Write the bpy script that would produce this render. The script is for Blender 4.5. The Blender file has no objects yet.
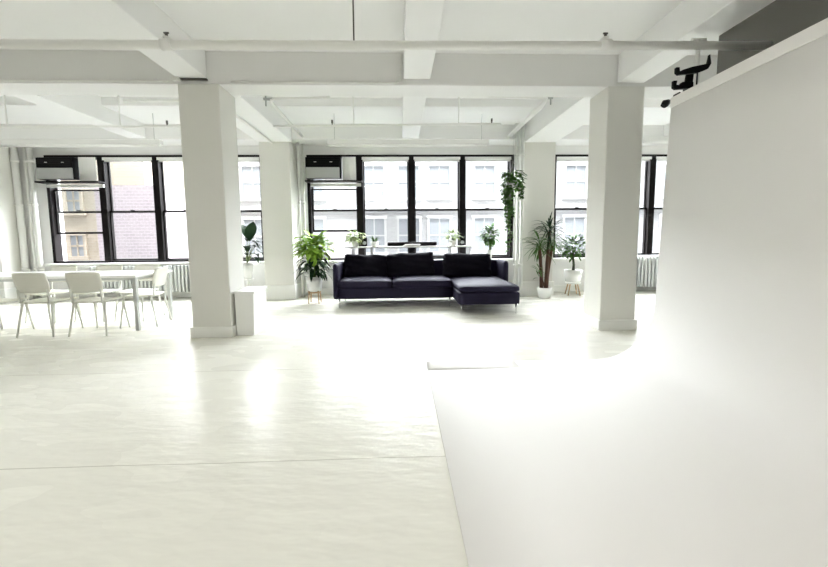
import bpy, bmesh, math, random
from math import sin, cos, pi, radians, sqrt, atan
from mathutils import Vector, Matrix

S = bpy.context.scene
COL = S.collection
random.seed(7)

# ------------------------------------------------------------------ materials
def mat(name, color, rough=0.5, metal=0.0, spec=0.5, noise=None, bump=None, coat=0.0, sheen=0.0):
    m = bpy.data.materials.new(name); m.use_nodes = True
    nt = m.node_tree; n = nt.nodes; b = n['Principled BSDF']
    b.inputs['Base Color'].default_value = (*color, 1)
    b.inputs['Roughness'].default_value = rough
    b.inputs['Metallic'].default_value = metal
    b.inputs['Specular IOR Level'].default_value = spec
    b.inputs['Coat Weight'].default_value = coat
    b.inputs['Sheen Weight'].default_value = sheen
    tc = n.new('ShaderNodeTexCoord')
    if noise:
        sc, amt = noise
        t = n.new('ShaderNodeTexNoise'); t.inputs['Scale'].default_value = sc; t.inputs['Detail'].default_value = 4
        r = n.new('ShaderNodeMapRange'); r.inputs['To Min'].default_value = 1-amt; r.inputs['To Max'].default_value = 1+amt*.3
        mx = n.new('ShaderNodeMix'); mx.data_type = 'RGBA'; mx.blend_type = 'MULTIPLY'; mx.inputs[0].default_value = 1
        mx.inputs[6].default_value = (*color, 1)
        nt.links.new(tc.outputs['Object'], t.inputs['Vector'])
        nt.links.new(t.outputs['Fac'], r.inputs['Value'])
        nt.links.new(r.outputs[0], mx.inputs[7])
        nt.links.new(mx.outputs[2], b.inputs['Base Color'])
    if bump:
        sc, st = bump
        t = n.new('ShaderNodeTexNoise'); t.inputs['Scale'].default_value = sc; t.inputs['Detail'].default_value = 3
        bp = n.new('ShaderNodeBump'); bp.inputs['Strength'].default_value = st; bp.inputs['Distance'].default_value = .01
        nt.links.new(tc.outputs['Object'], t.inputs['Vector'])
        nt.links.new(t.outputs['Fac'], bp.inputs['Height'])
        nt.links.new(bp.outputs[0], b.inputs['Normal'])
    return m

M = {}
M['wall'] = mat('white_wall_paint', (.815, .812, .80), .55, noise=(3, .03), bump=(18, .12))
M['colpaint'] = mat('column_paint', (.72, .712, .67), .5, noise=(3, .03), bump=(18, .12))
M['ceil'] = mat('white_ceiling_paint', (.86, .86, .852), .6, noise=(2, .03), bump=(9, .15))
M['cove'] = mat('matt_cove_paint', (.83, .81, .785), .6, spec=.1, noise=(.9, .02))
M['trim'] = mat('white_trim', (.80, .80, .77), .4)
M['black'] = mat('black_window_metal', (.010, .008, .008), .5, spec=.12, noise=(8, .2))
M['dark'] = mat('black_plastic', (.006, .006, .007), .4, spec=.15)
M['white'] = mat('white_enamel', (.82, .82, .80), .3)
M['white_gloss'] = mat('white_ceramic', (.84, .84, .82), .18)
M['chair'] = mat('white_chair_plastic', (.74, .73, .66), .4)
M['chairleg'] = mat('white_chair_leg', (.70, .70, .66), .35)
M['table'] = mat('table_white', (.82, .82, .80), .3)
M['tleg'] = mat('table_leg_grey', (.50, .51, .50), .4)
M['grey'] = mat('grey_plastic', (.42, .43, .42), .4)
M['chrome'] = mat('chrome', (.75, .75, .74), .2, metal=1)
M['sofa'] = mat('navy_fabric', (.012, .009, .030), .6, spec=.2, sheen=.0, noise=(60, .25), bump=(220, .4))
M['cush'] = mat('navy_cushion_fabric', (.006, .005, .011), .75, spec=.15, sheen=.0, noise=(60, .25), bump=(220, .4))
M['pipe'] = mat('painted_pipe', (.80, .80, .77), .35)
M['part'] = mat('grey_partition', (.17, .165, .15), .6, noise=(2, .05))
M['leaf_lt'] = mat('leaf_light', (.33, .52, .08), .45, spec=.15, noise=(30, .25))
M['leaf_md'] = mat('leaf_mid', (.07, .16, .035), .45, spec=.15, noise=(30, .3))
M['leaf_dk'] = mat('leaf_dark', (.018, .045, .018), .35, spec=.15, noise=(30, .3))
M['leaf_pale'] = mat('leaf_pale', (.36, .45, .20), .5, spec=.15, noise=(25, .3))
M['stem'] = mat('plant_stem', (.10, .15, .04), .6)
M['trunk'] = mat('brown_trunk', (.10, .045, .025), .8, noise=(40, .5), bump=(70, .8))
M['gtrunk'] = mat('dark_green_trunk', (.05, .06, .03), .8, noise=(40, .4))
M['soil'] = mat('soil', (.03, .02, .014), .95, noise=(60, .4), bump=(90, .9))
M['wood'] = mat('pale_wood', (.50, .34, .19), .5, noise=(12, .15))
M['rad'] = mat('radiator_enamel', (.62, .63, .62), .4)
M['radshade'] = mat('radiator_gap_shade', (.05, .05, .05), .8)
M['asphalt'] = mat('asphalt', (.20, .20, .20), .9, noise=(3, .2))
M['stone'] = mat('stone_trim', (.46, .458, .45), .8, noise=(2, .08))
M['fwin'] = mat('far_window_glass', (.27, .285, .30), .4, spec=.1)
M['iron'] = mat('far_iron', (.36, .36, .37), .7, spec=.1)
M['brass'] = mat('dark_metal_fitting', (.12, .11, .10), .4, metal=.6)

def brick(name, c1, c2, mortar, scale):
    m = bpy.data.materials.new(name); m.use_nodes = True
    nt = m.node_tree; n = nt.nodes; b = n['Principled BSDF']; b.inputs['Roughness'].default_value = .9
    tc = n.new('ShaderNodeTexCoord'); sx = n.new('ShaderNodeSeparateXYZ'); cb = n.new('ShaderNodeCombineXYZ')
    ad = n.new('ShaderNodeMath'); ad.operation = 'ADD'
    t = n.new('ShaderNodeTexBrick'); t.inputs['Scale'].default_value = scale
    t.inputs['Color1'].default_value = (*c1, 1); t.inputs['Color2'].default_value = (*c2, 1); t.inputs['Mortar'].default_value = (*mortar, 1)
    t.inputs['Mortar Size'].default_value = .02
    nt.links.new(tc.outputs['Object'], sx.inputs[0])
    nt.links.new(sx.outputs[0], ad.inputs[0]); nt.links.new(sx.outputs[1], ad.inputs[1])
    nt.links.new(ad.outputs[0], cb.inputs[0]); nt.links.new(sx.outputs[2], cb.inputs[1])
    nt.links.new(cb.outputs[0], t.inputs['Vector']); nt.links.new(t.outputs['Color'], b.inputs['Base Color'])
    return m
M['brick_white'] = brick('pale_brick', (.37, .368, .365), (.34, .338, .335), (.40, .40, .398), 2.2)
M['brick_yellow'] = brick('yellow_brick', (.36, .315, .25), (.335, .295, .235), (.375, .34, .28), 2.2)
M['brick_mauve'] = brick('mauve_brick', (.33, .285, .30), (.29, .25, .265), (.39, .355, .36), 2.2)

M['brick_dark'] = brick('dark_brick', (.085, .085, .085), (.07, .07, .07), (.12, .12, .12), 2.2)
# glass
g = bpy.data.materials.new('window_glass'); g.use_nodes = True
nt = g.node_tree; nt.nodes.clear()
o_ = nt.nodes.new('ShaderNodeOutputMaterial'); mx = nt.nodes.new('ShaderNodeMixShader'); mx.inputs[0].default_value = .03
tr = nt.nodes.new('ShaderNodeBsdfTransparent'); tr.inputs[0].default_value = (.97, .98, .98, 1)
gl = nt.nodes.new('ShaderNodeBsdfGlossy'); gl.inputs['Roughness'].default_value = .03
nt.links.new(tr.outputs[0], mx.inputs[1]); nt.links.new(gl.outputs[0], mx.inputs[2]); nt.links.new(mx.outputs[0], o_.inputs[0])
M['glass'] = g

# floor : glossy cream paint over wide sheets, thin seams, uneven sheen
fm = bpy.data.materials.new('glossy_floor_paint'); fm.use_nodes = True
nt = fm.node_tree; n = nt.nodes; b = n['Principled BSDF']
tc = n.new('ShaderNodeTexCoord'); sx = n.new('ShaderNodeSeparateXYZ'); nt.links.new(tc.outputs['Object'], sx.inputs[0])
def mth(op, a=None, bb=None, la=None, lb=None):
    m_ = n.new('ShaderNodeMath'); m_.operation = op
    if a is not None: m_.inputs[0].default_value = a
    if bb is not None: m_.inputs[1].default_value = bb
    if la: nt.links.new(la, m_.inputs[0])
    if lb: nt.links.new(lb, m_.inputs[1])
    return m_.outputs[0]
wob = n.new('ShaderNodeTexNoise'); wob.inputs['Scale'].default_value = 1.3; nt.links.new(tc.outputs['Object'], wob.inputs['Vector'])
yy = mth('ADD', la=sx.outputs[1], lb=mth('MULTIPLY', bb=.03, la=wob.outputs['Fac']))
seam = None
for c_, w_ in ((2.025, .004), (3.49, .006), (5.1, .006), (.55, .004)):
    d_ = mth('LESS_THAN', bb=w_, la=mth('ABSOLUTE', la=mth('SUBTRACT', bb=c_, la=yy)))
    seam = d_ if seam is None else mth('MAXIMUM', la=seam, lb=d_)
n1 = n.new('ShaderNodeTexNoise'); n1.inputs['Scale'].default_value = .5; n1.inputs['Detail'].default_value = 2
nt.links.new(tc.outputs['Object'], n1.inputs['Vector'])
cr = n.new('ShaderNodeValToRGB'); cr.color_ramp.elements[0].position = .05; cr.color_ramp.elements[1].position = .95
cr.color_ramp.elements[0].color = (.755, .746, .678, 1); cr.color_ramp.elements[1].color = (.755, .746, .678, 1)
nt.links.new(n1.outputs['Fac'], cr.inputs[0])
mix = n.new('ShaderNodeMix'); mix.data_type = 'RGBA'; mix.inputs[7].default_value = (.44, .42, .36, 1)
nt.links.new(mth('MULTIPLY', bb=.75, la=seam), mix.inputs[0]); nt.links.new(cr.outputs[0], mix.inputs[6]); nt.links.new(mix.outputs[2], b.inputs['Base Color'])
n2 = n.new('ShaderNodeTexNoise'); n2.inputs['Scale'].default_value = 1.5; n2.inputs['Detail'].default_value = 1.5
mp = n.new('ShaderNodeMapping'); mp.inputs['Scale'].default_value = (1, 2.6, 1); mp.inputs['Rotation'].default_value = (0, 0, .5)
nt.links.new(tc.outputs['Object'], mp.inputs[0]); nt.links.new(mp.outputs[0], n2.inputs['Vector'])
rr = n.new('ShaderNodeMapRange'); rr.inputs['From Min'].default_value = .05; rr.inputs['From Max'].default_value = .95
rr.inputs['To Min'].default_value = .20; rr.inputs['To Max'].default_value = .34
nt.links.new(n2.outputs['Fac'], rr.inputs['Value']); nt.links.new(rr.outputs[0], b.inputs['Roughness'])
bp = n.new('ShaderNodeBump'); bp.inputs['Strength'].default_value = .22; bp.inputs['Distance'].default_value = .02
n3 = n.new('ShaderNodeTexNoise'); n3.inputs['Scale'].default_value = 5; n3.inputs['Detail'].default_value = 2
nt.links.new(mp.outputs[0], n3.inputs['Vector']); nt.links.new(n3.outputs['Fac'], bp.inputs['Height']); nt.links.new(bp.outputs[0], b.inputs['Normal'])
b.inputs['Specular IOR Level'].default_value = .5; b.inputs['IOR'].default_value = 1.16
M['floor'] = fm

# ------------------------------------------------------------------ mesh helpers
ORG = {}
def org(o):
    return ORG.get(o.name, Vector((0, 0, 0))) if o else Vector((0, 0, 0))

def link(name, bm, m, parent=None, smooth=False, bevel=0, origin=None):
    """one mesh object; shapes are given in world coordinates"""
    bmesh.ops.recalc_face_normals(bm, faces=bm.faces[:])
    base = org(parent) if parent else (Vector(origin) if origin is not None else Vector((0, 0, 0)))
    if base.length: bmesh.ops.translate(bm, verts=bm.verts[:], vec=-base)
    me = bpy.data.meshes.new(name); bm.to_mesh(me); bm.free()
    for mm in (m if isinstance(m, (list, tuple)) else [m]): me.materials.append(M[mm])
    if smooth:
        for p in me.polygons: p.use_smooth = True
    o = bpy.data.objects.new(name, me); COL.objects.link(o)
    if parent:
        o.parent = parent; ORG[o.name] = base
    else:
        o.location = base; ORG[o.name] = base
    if bevel:
        bv = o.modifiers.new('bevel', 'BEVEL'); bv.width = bevel; bv.segments = 2; bv.limit_method = 'ANGLE'
    return o

def tag(o, label, cat, group=None, kind=None):
    o['label'] = label; o['category'] = cat
    if group: o['group'] = group
    if kind: o['kind'] = kind
    return o

def thing(name, loc, label, cat, group=None):
    o = bpy.data.objects.new(name, None); COL.objects.link(o); o.location = loc; o.empty_display_size = .1
    ORG[o.name] = Vector(loc)
    return tag(o, label, cat, group)

def struct(name, bm, m, **k):
    o = link(name, bm, m, **k); o['kind'] = 'structure'; return o

def B(): return bmesh.new()

def box(bm, x0, x1, y0, y1, z0, z1, mi=0):
    v = [bm.verts.new(p) for p in ((x0,y0,z0),(x1,y0,z0),(x1,y1,z0),(x0,y1,z0),(x0,y0,z1),(x1,y0,z1),(x1,y1,z1),(x0,y1,z1))]
    for f in ((0,3,2,1),(4,5,6,7),(0,1,5,4),(1,2,6,5),(2,3,7,6),(3,0,4,7)):
        fc = bm.faces.new([v[i] for i in f]); fc.material_index = mi
    return bm

def boxes(*a):
    bm = B()
    for q in a: box(bm, *q)
    return bm

def tube(bm, pts, r, seg=10, cap=True, mi=0):
    """tube along points; r a number or a list"""
    pts = [Vector(p) for p in pts]; rs = r if isinstance(r, (list, tuple)) else [r]*len(pts)
    rings = []; prev = None
    for i, p in enumerate(pts):
        d = (pts[min(i+1, len(pts)-1)] - pts[max(i-1, 0)]).normalized()
        if prev is None:
            a = Vector((0, 0, 1)) if abs(d.z) < .9 else Vector((1, 0, 0))
            u = d.cross(a).normalized()
        else:
            u = (prev - d*prev.dot(d)).normalized()
        prev = u; w = d.cross(u)
        rings.append([bm.verts.new(p + (u*cos(2*pi*k/seg) + w*sin(2*pi*k/seg))*rs[i]) for k in range(seg)])
    for a, c in zip(rings, rings[1:]):
        for k in range(seg):
            f = bm.faces.new((a[k], a[(k+1) % seg], c[(k+1) % seg], c[k])); f.material_index = mi; f.smooth = True
    if cap:
        bm.faces.new(rings[0][::-1]).material_index = mi; bm.faces.new(rings[-1]).material_index = mi
    return bm

def lathe(bm, cx, cy, prof, seg=24, mi=0):
    rings = []
    for r, z in prof:
        rings.append([bm.verts.new((cx + r*cos(2*pi*k/seg), cy + r*sin(2*pi*k/seg), z)) for k in range(seg)])
    for a, c in zip(rings, rings[1:]):
        for k in range(seg):
            f = bm.faces.new((a[k], a[(k+1) % seg], c[(k+1) % seg], c[k])); f.material_index = mi; f.smooth = True
    bm.faces.new(rings[0][::-1]); bm.faces.new(rings[-1])
    return bm

def prism_xz(bm, pts, y0, y1):
    a = [bm.verts.new((x, y0, z)) for x, z in pts]; c = [bm.verts.new((x, y1, z)) for x, z in pts]
    bm.faces.new(a); bm.faces.new(c[::-1])
    for i in range(len(a)):
        j = (i+1) % len(a); bm.faces.new((a[i], c[i], c[j], a[j]))
    return bm

def softbox(bm, c, s, r, puff=(0, 0, 0), cuts=9, rot=None, seed=0, wrinkle=0.0):
    """a rounded, slightly swollen box: c centre, s full sizes, r edge radius"""
    t = B(); bmesh.ops.create_cube(t, size=2); bmesh.ops.subdivide_edges(t, edges=t.edges[:], cuts=cuts, use_grid_fill=True)
    h = Vector(s)/2; rnd = random.Random(seed); ph = [rnd.uniform(0, 6) for _ in range(6)]
    for v in t.verts:
        q = Vector((v.co.x*h.x, v.co.y*h.y, v.co.z*h.z))
        inn = Vector([max(-(h[i]-r), min(h[i]-r, q[i])) for i in range(3)])
        d = q - inn
        p = inn + (d.normalized()*r if d.length > 1e-6 else d)
        u = v.co
        fx, fy, fz = (cos(u.x*pi/2), cos(u.y*pi/2), cos(u.z*pi/2))
        p.x += puff[0]*fy*fz*u.x; p.y += puff[1]*fx*fz*u.y; p.z += puff[2]*fx*fy*u.z
        if wrinkle:
            w = wrinkle*(sin(9*u.x+ph[0])*cos(7*u.z+ph[1]) + .6*sin(13*u.z+5*u.x+ph[2]) + .5*sin(11*u.y+ph[3]))
            p += (d.normalized() if d.length > 1e-6 else Vector((0, 0, 0)))*w
        v.co = p
    m_ = Matrix.Translation(Vector(c)) @ (rot if rot else Matrix.Identity(4))
    bmesh.ops.transform(t, matrix=m_, verts=t.verts[:])
    me = bpy.data.meshes.new('tmp'); t.to_mesh(me); t.free(); bm.from_mesh(me); bpy.data.meshes.remove(me)
    return bm

def leaf(bm, base, d, L, W, droop=.5, n=5, fold=.25, tip=1.0):
    d = Vector(d).normalized(); p = Vector(base); step = L/n
    side = d.cross(Vector((0, 0, 1)))
    if side.length < .05: side = Vector((1, 0, 0))
    side.normalize(); rows = []
    for i in range(n+1):
        t = i/n
        w = W*.5*max(.04, sin(pi*min(1, (t*.92+.05)**tip)))
        nrm = side.cross(d).normalized()
        rows.append([bm.verts.new(p - side*w + nrm*w*fold), bm.verts.new(p), bm.verts.new(p + side*w + nrm*w*fold)])
        d = (d + Vector((0, 0, -droop/n))).normalized(); p = p + d*step
    for a, c in zip(rows, rows[1:]):
        for k in (0, 1):
            f = bm.faces.new((a[k], a[k+1], c[k+1], c[k])); f.smooth = True
    return p

def copy_tree(o, parent=None):
    c = o.copy(); COL.objects.link(c)
    if parent: c.parent = parent
    for ch in list(o.children): copy_tree(ch, c)
    return c

# ------------------------------------------------------------------ room
XL, XR, YF, YB, ZC = -9.5, 8.6, -4.0, 8.1, 3.5
struct('floor', boxes((XL-.3, XR+.3, YF-.3, YB+.3, -.2, 0)), 'floor')
struct('ceiling', boxes((XL-.3, XR+.3, YF-.3, YB+.3, ZC, ZC+.25), (XL, XR, YF, 4.72, 3.39, ZC), (XL, XR, 6.52, YB, 3.37, ZC)), 'ceil')
struct('wall_left', boxes((XL-.3, XL, YF-.3, YB+.3, 0, ZC)), 'wall')
struct('wall_right', boxes((XR, XR+.3, YF-.3, YB+.3, 0, ZC)), 'wall')
struct('wall_front', boxes((XL, XR, YF-.3, YF, 0, ZC)), 'wall')
WIN = [(-7.12, 4), (-1.90, 4), (3.27, 4)]; PITCH = 1.075; ZS, ZH = .74, 2.915
segs = []; x = XL
for x0, k in WIN:
    segs.append((x, x0)); x = x0 + k*PITCH + .02
segs.append((x, XR))
struct('wall_back', boxes((XL, XR, YB, YB+.3, 0, ZS), (XL, XR, YB, YB+.3, ZH, ZC), *[(a, c, YB, YB+.3, ZS, ZH) for a, c in segs]), 'wall')
struct('baseboard_back', boxes((XL, XR, YB-.02, YB, 0, .14)), 'trim', bevel=.004)

# columns
def column(x0, x1, y0, y1, zt, bh):
    struct('column', boxes((x0, x1, y0, y1, 0, zt)), 'colpaint', bevel=.012)
    struct('column_baseboard', boxes((x0-.022, x1+.022, y0-.022, y1+.022, 0, bh)), 'trim', bevel=.008)
column(-2.565, -2.09, 4.70, 5.15, 3.02, .135)
column(2.55, 3.01, 4.70, 5.15, 3.02, .135)
for x0, x1 in ((-8.25, -7.62), (-2.67, -2.09), (2.46, 3.09)): column(x0, x1, 7.55, YB, 3.08, .29)

# beams
def beam(*b, m='ceil'): struct('ceiling_beam', boxes(b), m, bevel=.01)
beam(XL, XR, 4.72, 5.09, 3.02, ZC, m='wall')
beam(XL, XR, 7.56, YB, 3.10, ZC, m='wall')
for x0, x1, z in ((-7.76, -7.44, 3.07), (-5.10, -4.77, 3.09), (-2.57, -2.23, 3.08), (.07, .39, 3.09), (2.67, 3.0, 3.06), (5.25, 5.57, 3.09)):
    beam(x0, x1, YF, 4.72, z, 3.39)
for x0, x1, z in ((-8.25, -7.62, 3.04), (-5.10, -4.77, 3.12), (-2.69, -2.04, 3.05), (.07, .39, 3.12), (2.46, 3.08, 3.04), (5.25, 5.57, 3.12)):
    beam(x0, x1, 5.09, 7.56, z, ZC)

# grey partition behind the cove
struct('partition', boxes((3.0, 3.12, -1.6, 3.62, 0, 3.06)), 'part')

# ------------------------------------------------------------------ windows
def window(idx, x0, k):
    root = bpy.data.objects.new('window_%d' % idx, None); COL.objects.link(root); root['kind'] = 'structure'
    root.location = (x0, YB, ZS); ORG[root.name] = Vector(root.location)
    x1 = x0 + k*PITCH + .02; ya, yb = YB-.03, YB+.14
    link('window_frame', boxes((x0, x0+.06, ya, yb, ZS, ZH), (x1-.06, x1, ya, yb, ZS, ZH), (x0, x1, ya, yb, ZH-.045, ZH), (x0, x1, ya, yb, ZS, ZS+.04)), 'black', root, bevel=.004)
    link('window_sill', boxes((x0-.08, x1+.08, YB-.17, YB-.0, ZS-.05, ZS-.005)), 'trim', root, bevel=.006)
    for i in range(1, k):
        xm = x0 + .01 + i*PITCH
        link('mullion', boxes((xm-.065, xm+.065, ya+.01, yb, ZS+.03, ZH-.03)), 'black', root, bevel=.006)
    for i in range(k):
        a = x0 + .01 + i*PITCH + .06; c = x0 + .01 + (i+1)*PITCH - .06
        zm = 1.785
        def sash(z0, z1, y, t=.028, rail=.042):
            s = link('sash', boxes((a, a+t, y, y+.04, z0, z1), (c-t, c, y, y+.04, z0, z1), (a, c, y, y+.04, z0, z0+rail), (a, c, y, y+.04, z1-rail*.6, z1)), 'black', root, bevel=.003)
            link('pane', boxes((a+t*.5, c-t*.5, y+.016, y+.022, z0+.01, z1-.01)), 'glass', s)
        sash(zm-.02, ZH-.04, YB+.09)
        if i == 0 and idx < 3: sash(1.335, zm+.45, YB+.04)
        else: sash(ZS+.03, zm+.02, YB+.04)
        link('sash_lock', boxes(((a+c)/2-.035, (a+c)/2+.035, YB+.015, YB+.045, zm+.02, zm+.035)), 'black', root)
        if not (i == 0 and idx < 3):
            bl = B(); box(bl, a-.01, c+.01, YB-.03, YB+.035, ZH-.10, ZH-.045)
            tube(bl, [(a, YB+.02, ZH-.115), (c, YB+.02, ZH-.115)], .014, 8)
            link('roller_blind', bl, 'white', root)
    return root
for i, (x0, k) in enumerate(WIN): window(i+1, x0, k)

# ------------------------------------------------------------------ white infinity cove on the right
def cove():
    c = thing('infinity_cove', (.24, 3.55, 0), 'big white painted photo cove curving from floor up to wall', 'photo cove')
    h = .012
    pts = [(.24, h)]
    R_ = .56; cx = 2.475-R_-.01
    for i in range(1, 4): pts.append((.24+(cx-.24)*i/3, h))
    for i in range(1, 25):
        a = -pi/2 + (pi/2-.03)*i/24
        pts.append((cx + R_*cos(a), h + R_ + R_*sin(a)))
    xt = 2.53; zt = 2.47
    for i in range(1, 6): pts.append((pts[27][0] + (xt-pts[27][0])*i/5, pts[27][1] + (zt-pts[27][1])*i/5))
    outer = pts; back = [(xt+.11, zt), (xt+.11, .0), (.24, 0)]
    bm = B(); Y0, Y1 = -1.6, 3.55
    A_ = [bm.verts.new((x_, Y0, z_)) for x_, z_ in outer+back]; C_ = [bm.verts.new((x_, Y1, z_)) for x_, z_ in outer+back]
    N = len(A_)
    for i in range(N):
        j = (i+1) % N; f = bm.faces.new((A_[i], A_[j], C_[j], C_[i])); f.smooth = i < len(outer)-1
    for ring in (A_, C_):
        # strips from the surface to the back corner keep the end caps clean
        for i in range(len(outer)-1): bm.faces.new((ring[i], ring[i+1], ring[len(outer)+1]))
        bm.faces.new((ring[len(outer)-1], ring[len(outer)], ring[len(outer)+1]))
        bm.faces.new((ring[0], ring[len(outer)+1], ring[len(outer)+2]))
    w = link('cove_surface', bm, 'cove', c)
    link('top_edge_band', boxes((xt-.012, xt+.115, Y0, Y1+.004, zt-.085, zt+.006)), 'cove', c, bevel=.004)
    bm = B(); N = 14; rows = []
    for i in range(N+1):
        t = i/N; hh = .020*(1-t)**1.2 + .001; X = .245+.85*t
        rows.append([bm.verts.new(q) for q in ((X, 3.34, .011), (X, 3.38, .012+hh*.35), (X, 3.45, .012+hh*.85), (X, 3.50, .012+hh), (X, 3.545, .012+hh*.9), (X, 3.55, .011))])
    for p_, q_ in zip(rows, rows[1:]):
        for k in range(6): bm.faces.new((p_[k], p_[(k+1) % 6], q_[(k+1) % 6], q_[k]))
    bm.faces.new(rows[0]); bm.faces.new(rows[-1][::-1])
    link('curled_lip', bm, 'cove', c, smooth=True)
cove()

# backdrop bracket, pole, clamp spotlight behind / on the cove
pl = B(); tube(pl, [(2.79, 3.59, 0), (2.785, 3.59, 3.01)], .018, 12); tube(pl, [(2.72, 3.59, 3.005), (2.85, 3.59, 3.005)], .018, 10)
pole = link('backdrop_pole', pl, 'pipe', origin=(2.79, 3.59, 0))
tag(pole, 'slim white upright pole behind the top of the cove', 'pole')
br = thing('backdrop_bracket', (2.65, 3.4, 2.5), 'black double hook bracket for backdrop rolls at cove top', 'bracket')
bm = B(); prism_xz(bm, [(2.60, 2.52), (2.67, 2.52), (2.685, 2.70), (2.625, 2.70)], 3.49, 3.515)
link('mounting_plate', bm, 'dark', br, bevel=.003)
for pts in ([(2.475, 2.595), (2.475, 2.535), (2.50, 2.52), (2.66, 2.53), (2.66, 2.585), (2.56, 2.585), (2.53, 2.555), (2.505, 2.56), (2.51, 2.595)],
            [(2.495, 2.71), (2.495, 2.665), (2.52, 2.645), (2.70, 2.665), (2.79, 2.70), (2.815, 2.745), (2.80, 2.825), (2.785, 2.745), (2.74, 2.735), (2.64, 2.715), (2.56, 2.69), (2.53, 2.675), (2.525, 2.71)]):
    bm = B(); prism_xz(bm, pts, 3.46, 3.49); link('hook_arm', bm, 'dark', br, bevel=.003)
bm = B(); tube(bm, [(2.70, 3.475, 2.50), (2.70, 3.475, 2.72)], .006, 8); link('chain_rod', bm, 'dark', br)
sp = thing('clamp_spotlight', (2.62, 3.62, 2.44), 'small black clamp spotlight at the far top corner of cove', 'spotlight')
bm = B(); tube(bm, [(2.50, 3.62, 2.425), (2.52, 3.62, 2.45), (2.552, 3.62, 2.468)], [.026, .036, .022], 12); link('lamp_head', bm, 'dark', sp)
bm = B(); tube(bm, [(2.55, 3.62, 2.465), (2.60, 3.62, 2.49)], .010, 8); prism_xz(bm, [(2.585, 2.47), (2.625, 2.47), (2.61, 2.525), (2.60, 2.53)], 3.55, 3.63)
link('clamp', bm, 'dark', sp)

# ------------------------------------------------------------------ ceiling services
p = thing('ceiling_pipe', (0, 3.1, 2.70), 'thick white pipe running across the whole room under the near ceiling', 'pipe')
bm = B(); tube(bm, [(-7.5, 3.1, 2.655), (0, 3.1, 2.70), (2.99, 3.1, 2.725)], .032, 16); link('pipe_run', bm, 'pipe', p)
for x_, z_ in ((-1.75, 2.69), (1.645, 2.72)):
    bm = B(); tube(bm, [(x_-.04, 3.1, z_), (x_+.04, 3.1, z_)], .042, 14); tube(bm, [(x_, 3.1, z_+.03), (x_, 3.1, z_+.055)], .026, 10)
    cpl = link('pipe_coupling', bm, 'pipe', p)
    bm = B(); tube(bm, [(x_, 3.1, z_+.05), (x_, 3.1, z_+.085)], .011, 8); tube(bm, [(x_-.018, 3.1, z_+.085), (x_+.018, 3.1, z_+.085)], .007, 6)
    link('sprinkler_head', bm, 'brass', cpl)
bm = B(); tube(bm, [(-.335, 3.1, 2.72), (-.335, 3.1, 3.39)], .006, 8); link('hanger_rod', bm, 'brass', p)

# conduits on the near beam
cd = thing('wall_conduit', (-2, 4.7, 3.03), 'thin white conduit along the near beam left of the middle', 'conduit')
bm = B(); tube(bm, [(-1.95, 4.705, 3.04), (-.03, 4.705, 3.04)], .012, 8); tube(bm, [(-.03, 4.705, 3.04), (.03, 4.705, 3.06), (.04, 4.705, 3.36)], .010, 8); link('conduit_run', bm, 'pipe', cd)
cd = thing('wall_conduit', (-4, 4.7, 3.04), 'thin white conduit on the near beam, from the left up to the first column', 'conduit')
bm = B(); tube(bm, [(-8.5, 4.705, 3.035), (-2.66, 4.705, 3.045)], .011, 8); link('conduit_run', bm, 'pipe', cd)
bm = B(); box(bm, -2.60, -2.52, 4.66, 4.70, 3.04, 3.085); link('junction_box', bm, 'pipe', cd)
bm = B(); box(bm, -2.52, -2.22, 4.685, 4.72, 3.060, 3.072); link('flat_strip', bm, 'brass', cd)

# sprinkler lines in the window bay
def sprinkler_line(x0, x1, y, z0, z1, heads, drops, label):
    t = thing('sprinkler_pipe', (x0, y, z0), label, 'sprinkler pipe', 'sprinkler pipes in the window bay')
    zz = lambda x_: z0 + (z1-z0)*(x_-x0)/(x1-x0)
    bm = B(); tube(bm, [(x0, y, z0), (x1, y, z1)], .017, 10); link('pipe_run', bm, 'pipe', t)
    for hx in heads:
        bm = B(); tube(bm, [(hx, y, zz(hx)), (hx, y, zz(hx)+.06)], .010, 8); tube(bm, [(hx, y, zz(hx)+.04), (hx, y, zz(hx)+.09)], .016, 8)
        link('sprinkler_head', bm, 'brass', t)
    for dx in drops:
        bm = B(); tube(bm, [(dx, y, zz(dx)), (dx, y, ZC)], .010, 8); link('hanger_rod', bm, 'pipe', t)
sprinkler_line(-2.03, 1.70, 6.45, 3.03, 3.07, (-1.08, 1.55), (-.73, 1.0), 'thin white sprinkler pipe above the middle window')
sprinkler_line(-7.9, -2.70, 6.45, 3.00, 3.03, (-3.72,), (-4.45, -6.2), 'thin white sprinkler pipe above the left window')
for x_, yb_, lab in ((-1.84, 5.85, 'white pipe running back along the left side of the middle bay'), (2.16, 5.75, 'fat white pipe running back along the right side of the middle bay')):
    t = thing('overhead_pipe', (x_, 5.8, 3.2), lab, 'pipe')
    r_ = .024 if x_ < 0 else .04
    s_ = 1 if x_ < 0 else -1
    bm = B(); tube(bm, [(x_, 7.57, 3.15), (x_, yb_, 3.18), (x_, yb_-.05, 3.21), (x_+s_*.06, yb_-.07, 3.23), (x_+s_*.85, yb_-.07, 3.25)], [r_]*3+[r_*.6]*2, 12)
    link('pipe_run', bm, 'pipe', t)
    bm = B(); tube(bm, [(x_-s_*.09, yb_-.02, 3.14), (x_-s_*.09, yb_-.02, ZC)], .012, 8); tube(bm, [(x_-s_*.12, yb_-.02, 3.24), (x_+.0, yb_-.02, 3.24)], .02, 8)
    link('hanger_rod', bm, 'grey', t)
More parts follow.
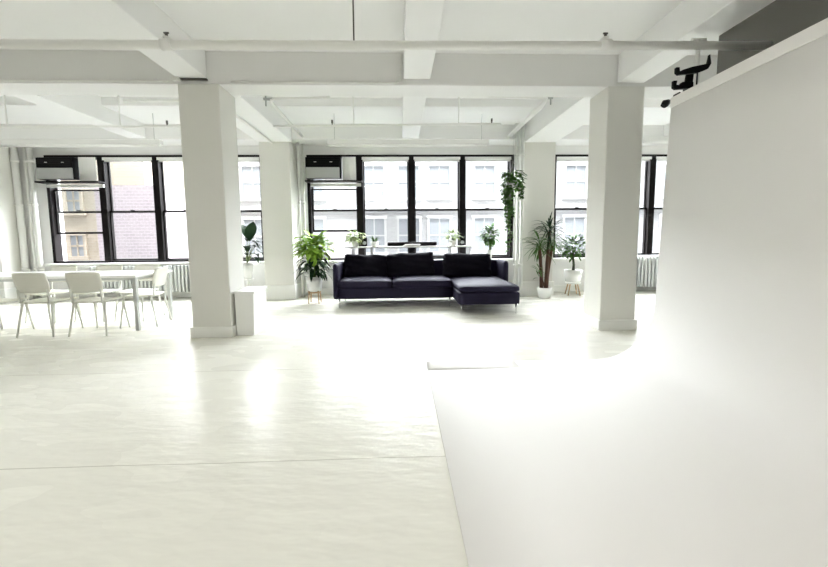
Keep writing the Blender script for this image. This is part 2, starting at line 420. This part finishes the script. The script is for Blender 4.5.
# smaller pipes at the ceiling of the left bay
t = thing('overhead_pipe', (-3.9, 5.9, 3.24), 'short white pipe under the ceiling left of the near left column', 'pipe')
bm = B(); tube(bm, [(-4.0, 5.9, 3.24), (-2.7, 5.9, 3.235)], .02, 10); link('pipe_run', bm, 'pipe', t)
t = thing('overhead_pipe', (-2.2, 6, 3.0), 'white pipe running along the underside of the beam behind the left column', 'pipe')
bm = B(); tube(bm, [(-2.40, 5.2, 3.02), (-2.40, 7.5, 3.02)], .02, 10); link('pipe_run', bm, 'pipe', t)

# vertical pipes beside the window-side columns
def vpipes(x0, specs, label, extra=True):
    for i, (dx, r_, y_, lb) in enumerate(specs):
        bm = B(); tube(bm, [(x0+dx, y_, 0), (x0+dx, y_, 3.10 if y_ > 7.56 else 3.37)], r_, 14)
        for z_ in (.6, 1.9, 2.75): tube(bm, [(x0+dx, y_, z_), (x0+dx, y_, z_+.06)], r_*1.22, 14)
        o = link('standpipe', bm, 'pipe', origin=(x0+dx, y_, 0)); tag(o, lb, 'pipe', label)
vpipes(-7.55, [(0, .055, 7.93, 'fat white vertical pipe beside the column at the left edge of the room'), (.16, .028, 7.97, 'thin white vertical pipe second from the left edge column'), (.28, .045, 7.95, 'middle-sized white vertical pipe left of the left window')], 'vertical pipes left of the left window')
vpipes(-1.985, [(-.015, .02, 7.80, 'thin white vertical pipe against the column left of the middle window'), (.035, .022, 7.96, 'white vertical pipe at the left end of the middle window')], 'vertical pipes left of the middle window')
vpipes(2.28, [(-.01, .018, 7.46, 'thinnest white vertical pipe right beside the middle window'), (.055, .03, 7.46, 'middle white vertical pipe right of the middle window'), (.127, .03, 7.46, 'rightmost white vertical pipe, behind the palm')], 'vertical pipes right of the middle window')

# linear lights (switched off) in the window bay
def linear_light(x0, x1, y, z, label):
    t = thing('linear_light', ((x0+x1)/2, y, z), label, 'ceiling light', 'long white lights in the window bay')
    link('housing', boxes((x0, x1, y-.05, y+.05, z+.035, z+.12)), 'white', t, bevel=.006)
    bm = B(); tube(bm, [(x0+.02, y, z+.03), (x1-.02, y, z+.03)], .026, 12); link('diffuser', bm, 'white_gloss', t)
    for a in (x0+.12, x1-.12):
        bm = B(); tube(bm, [(a, y, z+.12), (a, y, 3.37)], .004, 6); link('hanging_wire', bm, 'grey', t)
linear_light(-1.24, 1.595, 6.9, 2.80, 'long white linear light hanging before the middle window')
linear_light(-7.3, -4.09, 6.9, 2.80, 'long white linear light hanging before the left window')
linear_light(4.1, 6.9, 6.9, 2.86, 'white linear light seen between right column and cove')

# fill lamps added out of view above the near bay to brighten it
def fill_lamp(x, y, power, label):
    t = thing('added_fill_lamp', (x, y, 3.3), label, 'ceiling light', 'unseen fill lamps added over the near bay')
    link('housing', boxes((x-.75, x+.75, y-.09, y+.09, 3.30, 3.39)), 'white', t, bevel=.006)
    L = bpy.data.lights.new('fill_light', 'AREA'); L.shape = 'RECTANGLE'; L.size = 1.45; L.size_y = .16; L.energy = power; L.color = (1, .97, .93)
    lo = bpy.data.objects.new('fill_light', L); COL.objects.link(lo); lo.parent = t; lo.location = (0, 0, -.006)
LP = 14
fill_lamp(-3.6, .5, LP, 'added unseen fill lamp over the near left floor')
fill_lamp(-1.1, .5, LP, 'added unseen fill lamp over the near middle floor')
fill_lamp(.7, .3, LP, 'added unseen fill lamp over the cove floor')

# ------------------------------------------------------------------ air conditioners in the windows
def aircon(x0, label, sx):
    x1 = x0+.72; y0 = 7.93
    t = thing('air_conditioner', (x0, y0, 2.39), label, 'air conditioner')
    bm = boxes((x0, x1, y0+.03, YB+.02, 2.42, 2.85)); link('casing', bm, 'dark', t, bevel=.012)
    link('front_panel', boxes((x0+.01, x1-.03, y0, y0+.03, 2.42, 2.64)), 'grey', t, bevel=.008)
    gr = link('air_grille', boxes((x0+.01, x1-.03, y0+.005, y0+.03, 2.645, 2.84)), 'dark', t, bevel=.004)
    bm = B()
    for k in range(5): box(bm, x0+.03, x1-.05, y0-.002, y0+.006, 2.655+k*.034, 2.663+k*.034)
    link('louvre', bm, 'black', t)
    for q in (.18, .5): link('control_mark', boxes((x0+q, x0+q+.05, y0-.004, y0, 2.74, 2.75)), 'white', t)
    sh = tag(link('window_shelf', boxes((x0+.0, sx, 7.88, YB-.03, 2.345, 2.375)), 'black', origin=(x0, 7.9, 2.35)), 'thin black ledge directly under the ' + ('left' if x0 < -3 else 'middle') + ' window air conditioner', 'ledge')
    bl = B(); box(bl, x0+.08, sx-.03, YB-.06, YB-.0, 2.27, 2.33)
    tag(link('short_blind', bl, 'white', origin=(x0, YB, 2.3)), 'white rolled blind under the air conditioner ledge of the ' + ('left' if x0 < -3 else 'middle') + ' window', 'blind')
    tag(link('filler_panel', boxes((x1+.01, (-6.11 if x0 < -3 else -.89), YB-.045, YB-.033, 2.38, 2.87)), 'white_gloss', origin=(x1, YB, 2.4)), 'white panel filling the gap beside the air conditioner of the ' + ('left' if x0 < -3 else 'middle') + ' window', 'panel')
aircon(-7.17, 'black and grey air conditioner set in the left window', -5.95)
aircon(-1.90, 'black and grey air conditioner set in the middle window', -.76)

# ------------------------------------------------------------------ radiators
def radiator(x0, x1, z0, z1, label):
    t = thing('radiator', ((x0+x1)/2, 7.92, z0), label, 'radiator', 'radiators under the windows')
    k = int((x1-x0)/.075); bm = B()
    link('gap_shade', boxes((x0, x1, 8.0, 8.03, z0+.02, z1-.02)), 'radshade', t)  # dark sheet behind the fins, shade between them put into its colour
    for i in range(k):
        a = x0 + i*(x1-x0)/k
        box(bm, a, a+.042, 7.86, 7.99, z0, z1)
    link('fins', bm, 'rad', t, bevel=.012)
    bm = B(); tube(bm, [(x0, 7.94, z0+.06), (x1+.08, 7.94, z0+.06)], .02, 8); link('feed_pipe', bm, 'rad', t)
    for a in (x0+.06, x1-.1): link('foot', boxes((a, a+.04, 7.88, 7.98, 0, z0+.01)), 'rad', t)
radiator(-6.25, -4.0, .13, .68, 'long white radiator under the left window, behind the dining table')
radiator(4.75, 6.6, .10, .78, 'white radiator between the right column and the cove')

# ------------------------------------------------------------------ white box by the left column
t = thing('side_cabinet', (-1.96, 5.0, 0), 'narrow white cabinet standing against the near left column', 'cabinet')
bm = B()
v0 = [(-2.058, 4.76), (-1.845, 4.76), (-1.845, 5.22), (-2.058, 5.22)]; v1 = [(-2.062, 4.76), (-1.83, 4.76), (-1.83, 5.22), (-2.062, 5.22)]
a = [bm.verts.new((x_, y_, .0)) for x_, y_ in v0]; c = [bm.verts.new((x_, y_, .53)) for x_, y_ in v1]
bm.faces.new(a[::-1]); bm.faces.new(c)
for i in range(4): bm.faces.new((a[i], a[(i+1) % 4], c[(i+1) % 4], c[i]))
link('body', bm, 'white', t, bevel=.004)
link('top', boxes((-2.085, -1.815, 4.745, 5.24, .53, .56)), 'white', t, bevel=.004)

# ------------------------------------------------------------------ sofa with chaise
def sofa():
    s = thing('corner_sofa', (.4, 6.8, 0), 'dark navy fabric sofa with chaise on its right, before the middle window', 'sofa')
    bm = B(); softbox(bm, (-.08, 6.93, .25), (2.0, .86, .20), .03); softbox(bm, (1.385, 6.58, .25), (.955, 1.60, .20), .03)
    link('base', bm, 'sofa', s, smooth=True)
    bm = B(); softbox(bm, (-.62, 6.88, .405), (.945, .84, .15), .055, puff=(0, 0, .03), seed=1); link('seat_cushion', bm, 'sofa', s, smooth=True)
    bm = B(); softbox(bm, (.38, 6.88, .405), (1.04, .84, .15), .055, puff=(0, 0, .03), seed=2); link('seat_cushion', bm, 'sofa', s, smooth=True)
    bm = B(); softbox(bm, (1.385, 6.57, .40), (.955, 1.60, .11), .05, puff=(0, 0, .03), seed=3); link('chaise_cushion', bm, 'sofa', s, smooth=True)
    bm = B(); softbox(bm, (.40, 7.33, .46), (3.0, .12, .62), .045, cuts=12); link('backrest', bm, 'sofa', s, smooth=True)
    bm = B(); softbox(bm, (-1.105, 6.91, .46), (.10, .88, .62), .045, cuts=12); link('armrest', bm, 'sofa', s, smooth=True)
    bm = B(); softbox(bm, (1.915, 7.06, .46), (.10, .60, .62), .045, cuts=12); link('armrest', bm, 'sofa', s, smooth=True)
    for k, (cx, w, zr) in enumerate(((-.645, .80, .0), (.195, .88, .02), (1.265, .90, .0))):
        rot = Matrix.Rotation(radians(-13), 4, 'X') @ Matrix.Rotation(radians((1.5, -2.5, 1)[k]), 4, 'Y')
        bm = B(); softbox(bm, (cx, 7.14, .665+zr), (w, .17, .44), .05, puff=(0, .06, .0), rot=rot, seed=k+5, wrinkle=.009, cuts=14)
        link('back_cushion', bm, 'cush', s, smooth=True)
    for x_, y_ in ((-1.06, 6.56), (.86, 6.56), (.95, 5.85), (1.82, 5.85), (-1.06, 7.3), (1.9, 7.3)):
        bm = B(); tube(bm, [(x_, y_, 0), (x_, y_, .16)], [.011, .014], 10); link('leg', bm, 'chrome', s)
sofa()

# ------------------------------------------------------------------ console table and what stands on it
t = thing('console_table', (.18, 7.65, 0), 'long narrow white console table standing behind the sofa', 'table')
link('table_top', boxes((-1.08, 1.43, 7.47, 7.83, 1.005, 1.03)), 'table', t, bevel=.004)
for x_ in (-.93, -.56, 1.0, 1.38):
    for y_ in (7.50, 7.79):
        link('leg', boxes((x_-.012, x_+.012, y_-.012, y_+.012, 0, 1.005)), 'tleg', t)
sb = thing('sound_bar', (.25, 7.62, 1.03), 'long low black sound bar lying on the console table', 'speaker')
link('body', boxes((-.25, .75, 7.70, 7.79, 1.031, 1.115)), 'dark', sb, bevel=.012)
link('front_grille', boxes((-.22, .72, 7.694, 7.70, 1.045, 1.10)), 'black', sb)
bk = thing('stacked_books', (.24, 7.58, 1.03), 'small pile of white magazines in front of the sound bar', 'magazines')
for i, (a, c, z) in enumerate(((.06, .40, 1.031), (.08, .38, 1.045), (.10, .41, 1.058))): link('magazine', boxes((a, c, 7.50, 7.68, z, z+.012)), 'white' if i != 1 else 'grey', bk)
for x_, lab in ((-.71, 'small black speaker by the leafy plant at the console left end'), (1.27, 'small black speaker at the right end of the console')):
    t = thing('desk_speaker', (x_, 7.76, 1.03), lab, 'speaker', 'pair of small black speakers')
    link('cabinet', boxes((x_-.055, x_+.055, 7.70, 7.81, 1.031, 1.215)), 'dark', t, bevel=.008)
    bm = B(); lathe(bm, 0, 0, [(.036, 0), (.036, .006), (.02, .003)], 16)
    bmesh.ops.rotate(bm, verts=bm.verts[:], matrix=Matrix.Rotation(radians(90), 3, 'X')); bmesh.ops.translate(bm, verts=bm.verts[:], vec=(x_, 7.70, 1.10))
    link('driver_cone', bm, 'grey', t)

# ------------------------------------------------------------------ plants
def pot(t, cx, cy, z0, z1, r0, r1, m='white_gloss', name='pot'):
    bm = B(); th = .012
    lathe(bm, cx, cy, [(r0*.9, z0), (r0, z0+.006), (r1, z1), (r1-th, z1), (r1-th*1.6, z1-.03)], 28); link(name, bm, m, t)
    bm = B(); lathe(bm, cx, cy, [(r1-th*1.5, z1-.035), (r1-th*1.4, z1-.025)], 20); link('soil', bm, 'soil', t)

def bushy(t, cx, cy, z0, n, rad, zc, zr, L, W, m, rnd, stem='stem', sm='stem', nstem=7, droop=.7, name='foliage', up=.2, shape=1.0):
    fb, sbm = B(), B(); tips = []
    for i in range(nstem):
        a = rnd.uniform(0, 2*pi); q = rnd.uniform(.2, .8)*rad
        tip = Vector((cx + q*cos(a), cy + q*sin(a), zc + rnd.uniform(-.3, .6)*zr)); tips.append(tip)
        mid = Vector((cx + q*.35*cos(a), cy + q*.35*sin(a), (z0+tip.z)/2))
        tube(sbm, [(cx + .02*cos(a), cy + .02*sin(a), z0), mid, tip], [.007, .006, .003], 6)
    for i in range(n):
        u = rnd.uniform(-1, 1); a = rnd.uniform(0, 2*pi); q = (rnd.random()**.45); s = sqrt(1-u*u)
        b_ = Vector((cx + rad*.72*q*s*cos(a), cy + rad*.72*q*s*sin(a), zc + zr*.8*q*u))
        d = Vector((cos(a + rnd.uniform(-.6, .6)), sin(a + rnd.uniform(-.6, .6)), up + u*.6 + rnd.uniform(-.3, .5)))
        leaf(fb, b_, d, L*rnd.uniform(.7, 1.2), W*rnd.uniform(.75, 1.2), droop*rnd.uniform(.5, 1.4), n=4, tip=shape)
    link(stem, sbm, sm, t); link(name, fb, m, t)

rnd = random.Random(3)
# big plant left of sofa
t = thing('potted_plant', (-1.60, 7.1, 0), 'bushy light-green plant in a white pot on wooden legs left of the sofa', 'plant')
pot(t, -1.60, 7.1, .22, .50, .115, .165)
bushy(t, -1.60, 7.1, .48, 190, .38, 1.04, .30, .19, .115, 'leaf_lt', rnd, nstem=12, up=.1)
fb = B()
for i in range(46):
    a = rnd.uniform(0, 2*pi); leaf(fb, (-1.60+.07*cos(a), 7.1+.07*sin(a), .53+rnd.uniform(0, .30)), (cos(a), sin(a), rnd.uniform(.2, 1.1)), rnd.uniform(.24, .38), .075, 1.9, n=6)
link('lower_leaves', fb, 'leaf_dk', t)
t2 = thing('plant_stand', (-1.60, 7.1, 0), 'wooden stand with splayed legs under the bushy light-green plant', 'plant stand')
for k in range(4):
    a = pi/4 + k*pi/2; bm = B(); tube(bm, [(-1.60+.135*cos(a), 7.1+.135*sin(a), 0), (-1.60+.115*cos(a), 7.1+.115*sin(a), .24)], [.010, .014], 10); link('leg', bm, 'wood', t2)
bm = B(); lathe(bm, -1.60, 7.1, [(.02, .195), (.118, .195), (.118, .216), (.02, .216)], 24); link('ring', bm, 'wood', t2)

# plant behind the near left column
t = thing('potted_plant', (-3.04, 7.65, 0), 'dark large-leaved plant in a white pot, half behind the near left column', 'plant')
pot(t, -3.04, 7.65, .42, .74, .075, .125)
fb, sm_ = B(), B()
for d, L_, W_, h in (((.25, -.3, 1), .42, .20, .42), ((-.6, -.2, .8), .34, .15, .35), ((.9, -.2, .35), .30, .10, .30), ((-.9, 0, .5), .30, .12, .25), ((.7, -.5, .1), .26, .09, .18), ((.1, -.6, .6), .28, .11, .22), ((-.3, .3, 1), .36, .15, .45), ((.8, .3, .5), .32, .10, .38), ((.5, -.4, -.1), .22, .07, .12), ((-.2, -.6, .2), .25, .10, .1), ((.9, .1, -.1), .24, .07, .22)):
    d = Vector(d).normalized(); tipz = Vector((-2.98+d.x*.12, 7.65+d.y*.12, .74+h))
    tube(sm_, [(-3.04, 7.65, .71), (-3.0+d.x*.05, 7.65+d.y*.05, .74+h*.6), tipz], [.008, .007, .005], 6)
    leaf(fb, tipz, d, L_*1.08, W_*1.15, .8, n=7, fold=.2)
for i in range(26):
    a = rnd.uniform(-1.9, 1.2); d = Vector((cos(a), sin(a)*.6, rnd.uniform(-.2, .9))).normalized(); h = rnd.uniform(.1, .45)
    leaf(fb, (-2.99+d.x*.07, 7.62+d.y*.06, .74+h), d, rnd.uniform(.16, .26), rnd.uniform(.05, .08), 1.2, n=5)
for v in fb.verts:
    if v.co.x > -2.74: v.co.x = -2.74 + (v.co.x+2.74)*.15
link('stem', sm_, 'stem', t); link('foliage', fb, 'leaf_dk', t)
t2 = thing('plant_stand', (-3.04, 7.65, 0), 'white round stand under the dark large-leaved plant', 'plant stand')
bm = B(); lathe(bm, -3.04, 7.65, [(.13, 0), (.13, .02), (.03, .04), (.03, .38), (.11, .40), (.11, .418)], 24); link('pedestal', bm, 'white', t2)

# palm
def palm():
    t = thing('potted_palm', (2.82, 7.28, 0), 'tall spiky palm with brown trunks in white pot by the right window column', 'plant')
    pot(t, 2.82, 7.28, 0, .21, .115, .145)
    rn = random.Random(11)
    heads = [((2.76, 7.28), (2.70, 7.27), 1.02, .42), ((2.84, 7.26), (2.88, 7.24), 1.30, .44), ((2.87, 7.32), (2.97, 7.30), 1.02, .36), ((2.80, 7.22), (2.66, 7.18), .52, .20)]
    for i, (b_, h_, z, L_) in enumerate(heads):
        bm = B(); r_ = .032 if i < 3 else .010
        N = 7; pts = [(b_[0]+(h_[0]-b_[0])*(k/N)**1.5, b_[1]+(h_[1]-b_[1])*k/N, .18+(z-.18)*k/N) for k in range(N+1)]
        tube(bm, pts, [r_*(1.15-.35*k/N)+(.003 if k % 2 else 0) for k in range(N+1)], 10); link('trunk', bm, 'trunk', t)
        fb = B()
        for k in range(52 if i < 3 else 14):
            a = rn.uniform(0, 2*pi); e = rn.uniform(-.35, 1.5)
            dz = rn.uniform(-.14, .10)
            leaf(fb, (h_[0], h_[1], z+dz), (cos(a), sin(a)*.8, e), L_*rn.uniform(.65, 1.05), .028, rn.uniform(.5, 1.5), n=6, fold=.5)
        for v in fb.verts:
            if v.co.y > 7.28: v.co.y = 7.28 + (v.co.y-7.28)*.52
        link('leaf_crown', fb, 'leaf_md' if i != 1 else 'leaf_dk', t)
palm()

# ficus on stool
t = thing('potted_ficus', (3.53, 7.6, 0), 'small-leaved tree in a white pot on a wooden stool by the right window', 'plant')
pot(t, 3.53, 7.6, .27, .52, .145, .178)
bm = B(); tube(bm, [(3.53, 7.6, .49), (3.54, 7.6, .62), (3.52, 7.6, .78), (3.52, 7.6, .95)], [.03, .025, .02, .014], 10); link('trunk', bm, 'gtrunk', t)
bushy(t, 3.52, 7.6, .72, 300, .31, .98, .30, .125, .055, 'leaf_md', rnd, nstem=10, name='foliage', sm='gtrunk', stem='branches')
t2 = thing('plant_stool', (3.53, 7.6, 0), 'round wooden stool with splayed legs under the small-leaved tree', 'stool')
bm = B(); lathe(bm, 3.53, 7.6, [(.14, .235), (.15, .245), (.15, .26), (.145, .268)], 24); link('seat', bm, 'white', t2)
for k in range(4):
    a = pi/5 + k*pi/2; bm = B(); tube(bm, [(3.53+.165*cos(a), 7.6+.165*sin(a), 0), (3.53+.10*cos(a), 7.6+.10*sin(a), .24)], [.011, .016], 10); link('leg', bm, 'wood', t2)

# plants on the console and the sill
t = thing('potted_plant', (-.86, 7.60, 1.03), 'trailing pale-green plant in a white pot at the left end of the console', 'plant')
pot(t, -.88, 7.60, 1.031, 1.14, .055, .075)
bushy(t, -.88, 7.60, 1.13, 85, .24, 1.24, .13, .11, .062, 'leaf_pale', rnd, nstem=9, droop=1.2)
t = thing('potted_succulent', (-.50, 7.62, 1.03), 'little spiky succulent in a white cup on the console', 'plant')
pot(t, -.50, 7.62, 1.031, 1.13, .065, .08)
fb = B()
for i in range(26):
    a = rnd.uniform(0, 2*pi); leaf(fb, (-.50+.02*cos(a), 7.62+.02*sin(a), 1.11), (cos(a), sin(a), rnd.uniform(.6, 2.5)), rnd.uniform(.10, .17), .022, .2, n=3)
link('foliage', fb, 'leaf_md', t)
t = thing('potted_plant', (1.06, 7.62, 1.03), 'small pale-green plant in a white pot near the right end of the console', 'plant')
pot(t, 1.06, 7.62, 1.031, 1.14, .065, .08)
bushy(t, 1.06, 7.62, 1.13, 60, .17, 1.24, .13, .10, .055, 'leaf_pale', rnd, nstem=7, droop=.9)
t = thing('potted_plant', (1.88, 7.99, .74), 'upright leafy plant in a white pot on the sill behind the sofa arm', 'plant')
pot(t, 1.88, 7.985, .737, .93, .06, .075)
bushy(t, 1.90, 7.95, .92, 150, .18, 1.24, .25, .14, .065, 'leaf_md', rnd, nstem=9, droop=.9)

# hanging plant
t = thing('hanging_plant', (2.16, 7.3, 2.2), 'trailing green plant hanging at the right end of the middle window', 'plant')
bm = B(); lathe(bm, 2.16, 7.32, [(.04, 2.10), (.085, 2.13), (.10, 2.24), (.09, 2.24), (.08, 2.21)], 20); link('pot', bm, 'grey', t)
bm = B()
for k in range(3):
    a = k*2*pi/3; tube(bm, [(2.16+.095*cos(a), 7.32+.095*sin(a), 2.305), (2.16, 7.32, 2.62)], .0025, 5)
tube(bm, [(2.16, 7.32, 2.62), (2.16, 7.32, 3.115)], .0025, 5); link('hanging_cord', bm, 'grey', t)
fb, sm_ = B(), B()
for i in range(210):
    a = rnd.uniform(0, 2*pi); q = rnd.uniform(.02, .19)
    leaf(fb, (2.16+q*cos(a), 7.32+q*.8*sin(a), 2.24+rnd.uniform(-.14, .18)), (cos(a), sin(a), rnd.uniform(-.6, .8)), rnd.uniform(.08, .12), .06, 1.0, n=3)
for vx, vy, zl, amp in ((2.04, 7.28, 1.62, .03), (2.07, 7.26, 1.12, .04), (2.09, 7.25, .95, .03), (2.00, 7.30, 1.85, .03), (2.12, 7.28, 1.45, .03), (2.31, 7.28, 1.95, .02), (2.05, 7.33, 1.35, .03), (2.10, 7.24, 1.6, .03)):
    pts = []; K = 14
    for k in range(K+1):
        z = 2.20 - (2.20-zl)*k/K; pts.append((vx+amp*sin(k*1.1+vx*40), vy+amp*.5*cos(k*.9), z))
        if k:
            for _ in range(5): a = rnd.uniform(0, 2*pi); leaf(fb, pts[-1], (cos(a), sin(a), rnd.uniform(-.5, .3)), rnd.uniform(.05, .085), .042, 1.0, n=3)
    tube(sm_, pts, .0035, 5)
link('vine', sm_, 'stem', t); link('foliage', fb, 'leaf_md', t)
t.location.y -= .12; t.location.x -= .02

# ------------------------------------------------------------------ dining table and chairs
t = thing('dining_table', (-4.9, 5.5, 0), 'long white dining table with slim grey metal legs', 'table')
link('table_top', boxes((-6.35, -3.47, 5.09, 5.93, .715, .745)), 'table', t, bevel=.004)
link('apron', boxes((-6.28, -3.52, 5.13, 5.15, .68, .715), (-6.28, -3.52, 5.87, 5.89, .68, .715), (-3.54, -3.52, 5.13, 5.89, .68, .715), (-6.28, -6.26, 5.13, 5.89, .68, .715)), 'tleg', t)
for x_ in (-6.29, -3.54):
    for y_ in (5.12, 5.86): link('leg', boxes((x_, x_+.045, y_, y_+.045, 0, .715)), 'tleg', t, bevel=.003)

def make_chair(label):
    c = thing('dining_chair', (0, 0, 0), label, 'chair', 'white plastic chairs around the dining table')
    # seat : moulded shell, front towards +Y, back at -Y
    bm = B(); N = 10; W = .215
    def surf(fn, th, nu, nv):
        top = [[bm.verts.new(fn(i/nu, j/nv, 0)) for j in range(nv+1)] for i in range(nu+1)]
        bot = [[bm.verts.new(fn(i/nu, j/nv, th)) for j in range(nv+1)] for i in range(nu+1)]
        for i in range(nu):
            for j in range(nv):
                bm.faces.new((top[i][j], top[i+1][j], top[i+1][j+1], top[i][j+1])).smooth = True
                bm.faces.new((bot[i][j], bot[i][j+1], bot[i+1][j+1], bot[i+1][j])).smooth = True
        for i in range(nu):
            bm.faces.new((top[i][0], bot[i][0], bot[i+1][0], top[i+1][0])); bm.faces.new((top[i][nv], top[i+1][nv], bot[i+1][nv], bot[i][nv]))
        for j in range(nv):
            bm.faces.new((top[0][j], top[0][j+1], bot[0][j+1], bot[0][j])); bm.faces.new((top[nu][j], bot[nu][j], bot[nu][j+1], top[nu][j+1]))
    def seatf(u, v, th):
        x_ = (u*2-1)*(.195+.02*sin(pi*v)); y_ = -.20+.42*v
        z_ = .445 - .012*cos((u-.5)*pi) - .025*max(0, v-.8)*5*max(0, v-.8) - th
        return (x_, y_, z_)
    surf(seatf, .014, 10, 10); link('seat', bm, 'chair', c)
    bm = B()
    def backf(u, v, th):
        x_ = (u*2-1)*(.200-.012*abs(2*v-1)**2+.008*v); z_ = .555+.265*v - .012*abs(2*u-1)**4*(1 if v > .5 else -1)
        y_ = -.225-.055*v + .035*(2*u-1)**2 - th
        return (x_, y_, z_)
    surf(backf, .014, 12, 8); link('backrest', bm, 'chair', c)
    for s in (-1, 1):
        bm = B(); tube(bm, [(s*.175, -.205, .43), (s*.180, -.212, .50), (s*.178, -.222, .60)], [.014, .012, .011], 10); link('back_support', bm, 'chairleg', c)
        bm = B(); tube(bm, [(s*.18, -.17, .435), (s*.20, -.20, .25), (s*.222, -.245, 0)], [.016, .014, .010], 10); link('leg', bm, 'chairleg', c)
        bm = B(); tube(bm, [(s*.18, .17, .43), (s*.195, .195, .22), (s*.21, .225, 0)], [.016, .014, .010], 10); link('leg', bm, 'chairleg', c)
    bm = B(); tube(bm, [(-.18, -.17, .425), (.18, -.17, .425), (.18, .17, .42), (-.18, .17, .42), (-.18, -.17, .425)], .009, 8); link('seat_frame', bm, 'chairleg', c)
    return c
spots = [(-4.60, 5.11, 0, 'white dining chair with its back to the room, left of the two whole ones'),
         (-3.97, 5.11, 3, 'white dining chair with its back to the room, nearest the table right end'),
         (-5.26, 5.11, 0, 'white dining chair at the near table side, cut off by the left frame edge'),
         (-4.60, 5.93, 180, 'white dining chair on the window side, straight across from a near chair'),
         (-4.02, 5.93, 178, 'white dining chair on the window side, by the table right end'),
         (-5.30, 5.93, 180, 'white dining chair on the window side, furthest left'),
         (-3.66, 5.52, 98, 'white dining chair turned sideways at the right head of the table')]
proto = None
for x_, y_, a_, lb in spots:
    c = make_chair(lb) if proto is None else copy_tree(proto)
    proto = proto or c
    c.location = (x_, y_, 0); c.rotation_euler = (0, 0, radians(a_)); c['label'] = lb

# ------------------------------------------------------------------ outside
struct('street', boxes((-60, 60, 8.4, 45, -8.2, -8)), 'asphalt')
def building(name, x0, x1, y0, y1, z1, m, label, rows, cols, w, bands, ww='fwin', surround='stone'):
    t = thing(name, ((x0+x1)/2, y0, -8), label, 'building', 'buildings across the street')
    link('wall', boxes((x0, x1, y0, y1, -8, z1)), m, t)
    for z_ in bands: link('cornice', boxes((x0-.05, x1+.05, y0-.22, y0, z_, z_+.22)), 'stone', t)
    for z0_, h_ in rows:
        for xc in cols:
            a, c_ = xc-w/2, xc+w/2
            f = link('window', boxes((a-.12, a, y0-.08, y0+.02, z0_, z0_+h_), (c_, c_+.12, y0-.08, y0+.02, z0_, z0_+h_), (a-.2, c_+.2, y0-.14, y0+.02, z0_-.15, z0_), (a-.16, c_+.16, y0-.1, y0+.02, z0_+h_, z0_+h_+.18),
                                    (xc-.03, xc+.03, y0-.05, y0, z0_, z0_+h_), (a, c_, y0-.05, y0, z0_+h_*.5-.04, z0_+h_*.5+.04)), surround, t)
            link('pane', boxes((a, c_, y0-.02, y0+.01, z0_, z0_+h_)), ww, f)
cols = [-8.2, -4.9, -1.45, .55, 2.3, 4.9, 8.0, 10.2, 13.2, 16.0, 19.0]
struct('added_upper_floors', boxes((-60, 60, YF-.3, YB+.3, ZC+.26, 30), (-60, XL-.31, YF-.3, YB+.3, -8, ZC+.26), (XR+.31, 60, YF-.3, YB+.3, -8, ZC+.26), (XL-.31, XR+.31, YF-.3, YB+.3, -8, -.21)), 'brick_dark')  # unseen storeys and neighbours added to keep sky light off the facades opposite
building('stone_building', -10.2, 60, 22, 32, 6.8, 'brick_white', 'pale stone building across the street behind the middle and right windows', [(3.45, 1.75), (.35, 1.9), (-2.8, 1.9), (-6, 1.9)], cols, 1.15, (6.55, 6.0, 2.75, -.4))
building('yellow_building', -60, -10.9, 17, 30, 7.0, 'brick_yellow', 'yellowish brick building seen through the left window', [(.5, .9), (2.4, .95), (-1.6, 1.1)], [-12.6, -13.9, -15.3, -17], .55, (6.7,), surround='brick_yellow')
building('brick_building', -11.2, -8.7, 14.6, 16.4, 3.2, 'brick_mauve', 'low mauve brick building in front of the yellow one', [(-1.8, 1.2)], [-10.2], .7, (), surround='stone')
t = thing('fire_escape', (-.3, 21.3, 2.7), 'pale iron fire escape balcony on the stone building', 'fire escape')
link('platform', boxes((-2.4, 1.6, 20.9, 21.75, 2.60, 2.66)), 'iron', t)
bm = B()
for i in range(27): box(bm, -2.4+i*.15, -2.38+i*.15, 20.9, 20.92, 2.66, 3.45)
box(bm, -2.4, 1.6, 20.89, 20.93, 3.43, 3.47); link('railing', bm, 'iron', t)

# ------------------------------------------------------------------ light
w = bpy.data.worlds.new('sky'); S.world = w; w.use_nodes = True
bg = w.node_tree.nodes['Background']; bg.inputs[0].default_value = (.94, .965, 1, 1); bg.inputs[1].default_value = 26.0
for x0, k in WIN:
    L = bpy.data.lights.new('window_portal', 'AREA'); L.shape = 'RECTANGLE'; L.size = k*PITCH; L.size_y = ZH-ZS
    L.cycles.is_portal = True
    o = bpy.data.objects.new('window_portal', L); COL.objects.link(o); o.location = (x0+k*PITCH/2, YB+.2, (ZS+ZH)/2); o.rotation_euler = (radians(-90), 0, 0)

# ------------------------------------------------------------------ camera
f_, H_ = 380, 1.22
cam = bpy.data.cameras.new('camera'); co = bpy.data.objects.new('camera', cam); COL.objects.link(co); S.camera = co
cam.sensor_fit = 'HORIZONTAL'; cam.sensor_width = 36; cam.lens = 36*f_/828; cam.shift_y = -(283.5-271)/828
cam.clip_start = .05; cam.clip_end = 200
pt = atan(.0905); yaw = atan(14/380*cos(pt))
co.matrix_world = Matrix.Translation((0, 0, H_)) @ Matrix.Rotation(-yaw, 4, 'Z') @ Matrix.Rotation(pi/2-pt, 4, 'X') @ Matrix.Rotation(-.009, 4, 'Z')

vs = S.view_settings; vs.view_transform = 'Standard'; vs.look = 'None'; vs.gamma = 1; vs.use_curve_mapping = False; vs.exposure = 0.76
cy = S.cycles; cy.use_denoising = True; cy.max_bounces = 14; cy.diffuse_bounces = 9; cy.glossy_bounces = 5; cy.transparent_max_bounces = 16
cy.sample_clamp_indirect = 8; cy.caustics_reflective = False; cy.caustics_refractive = False
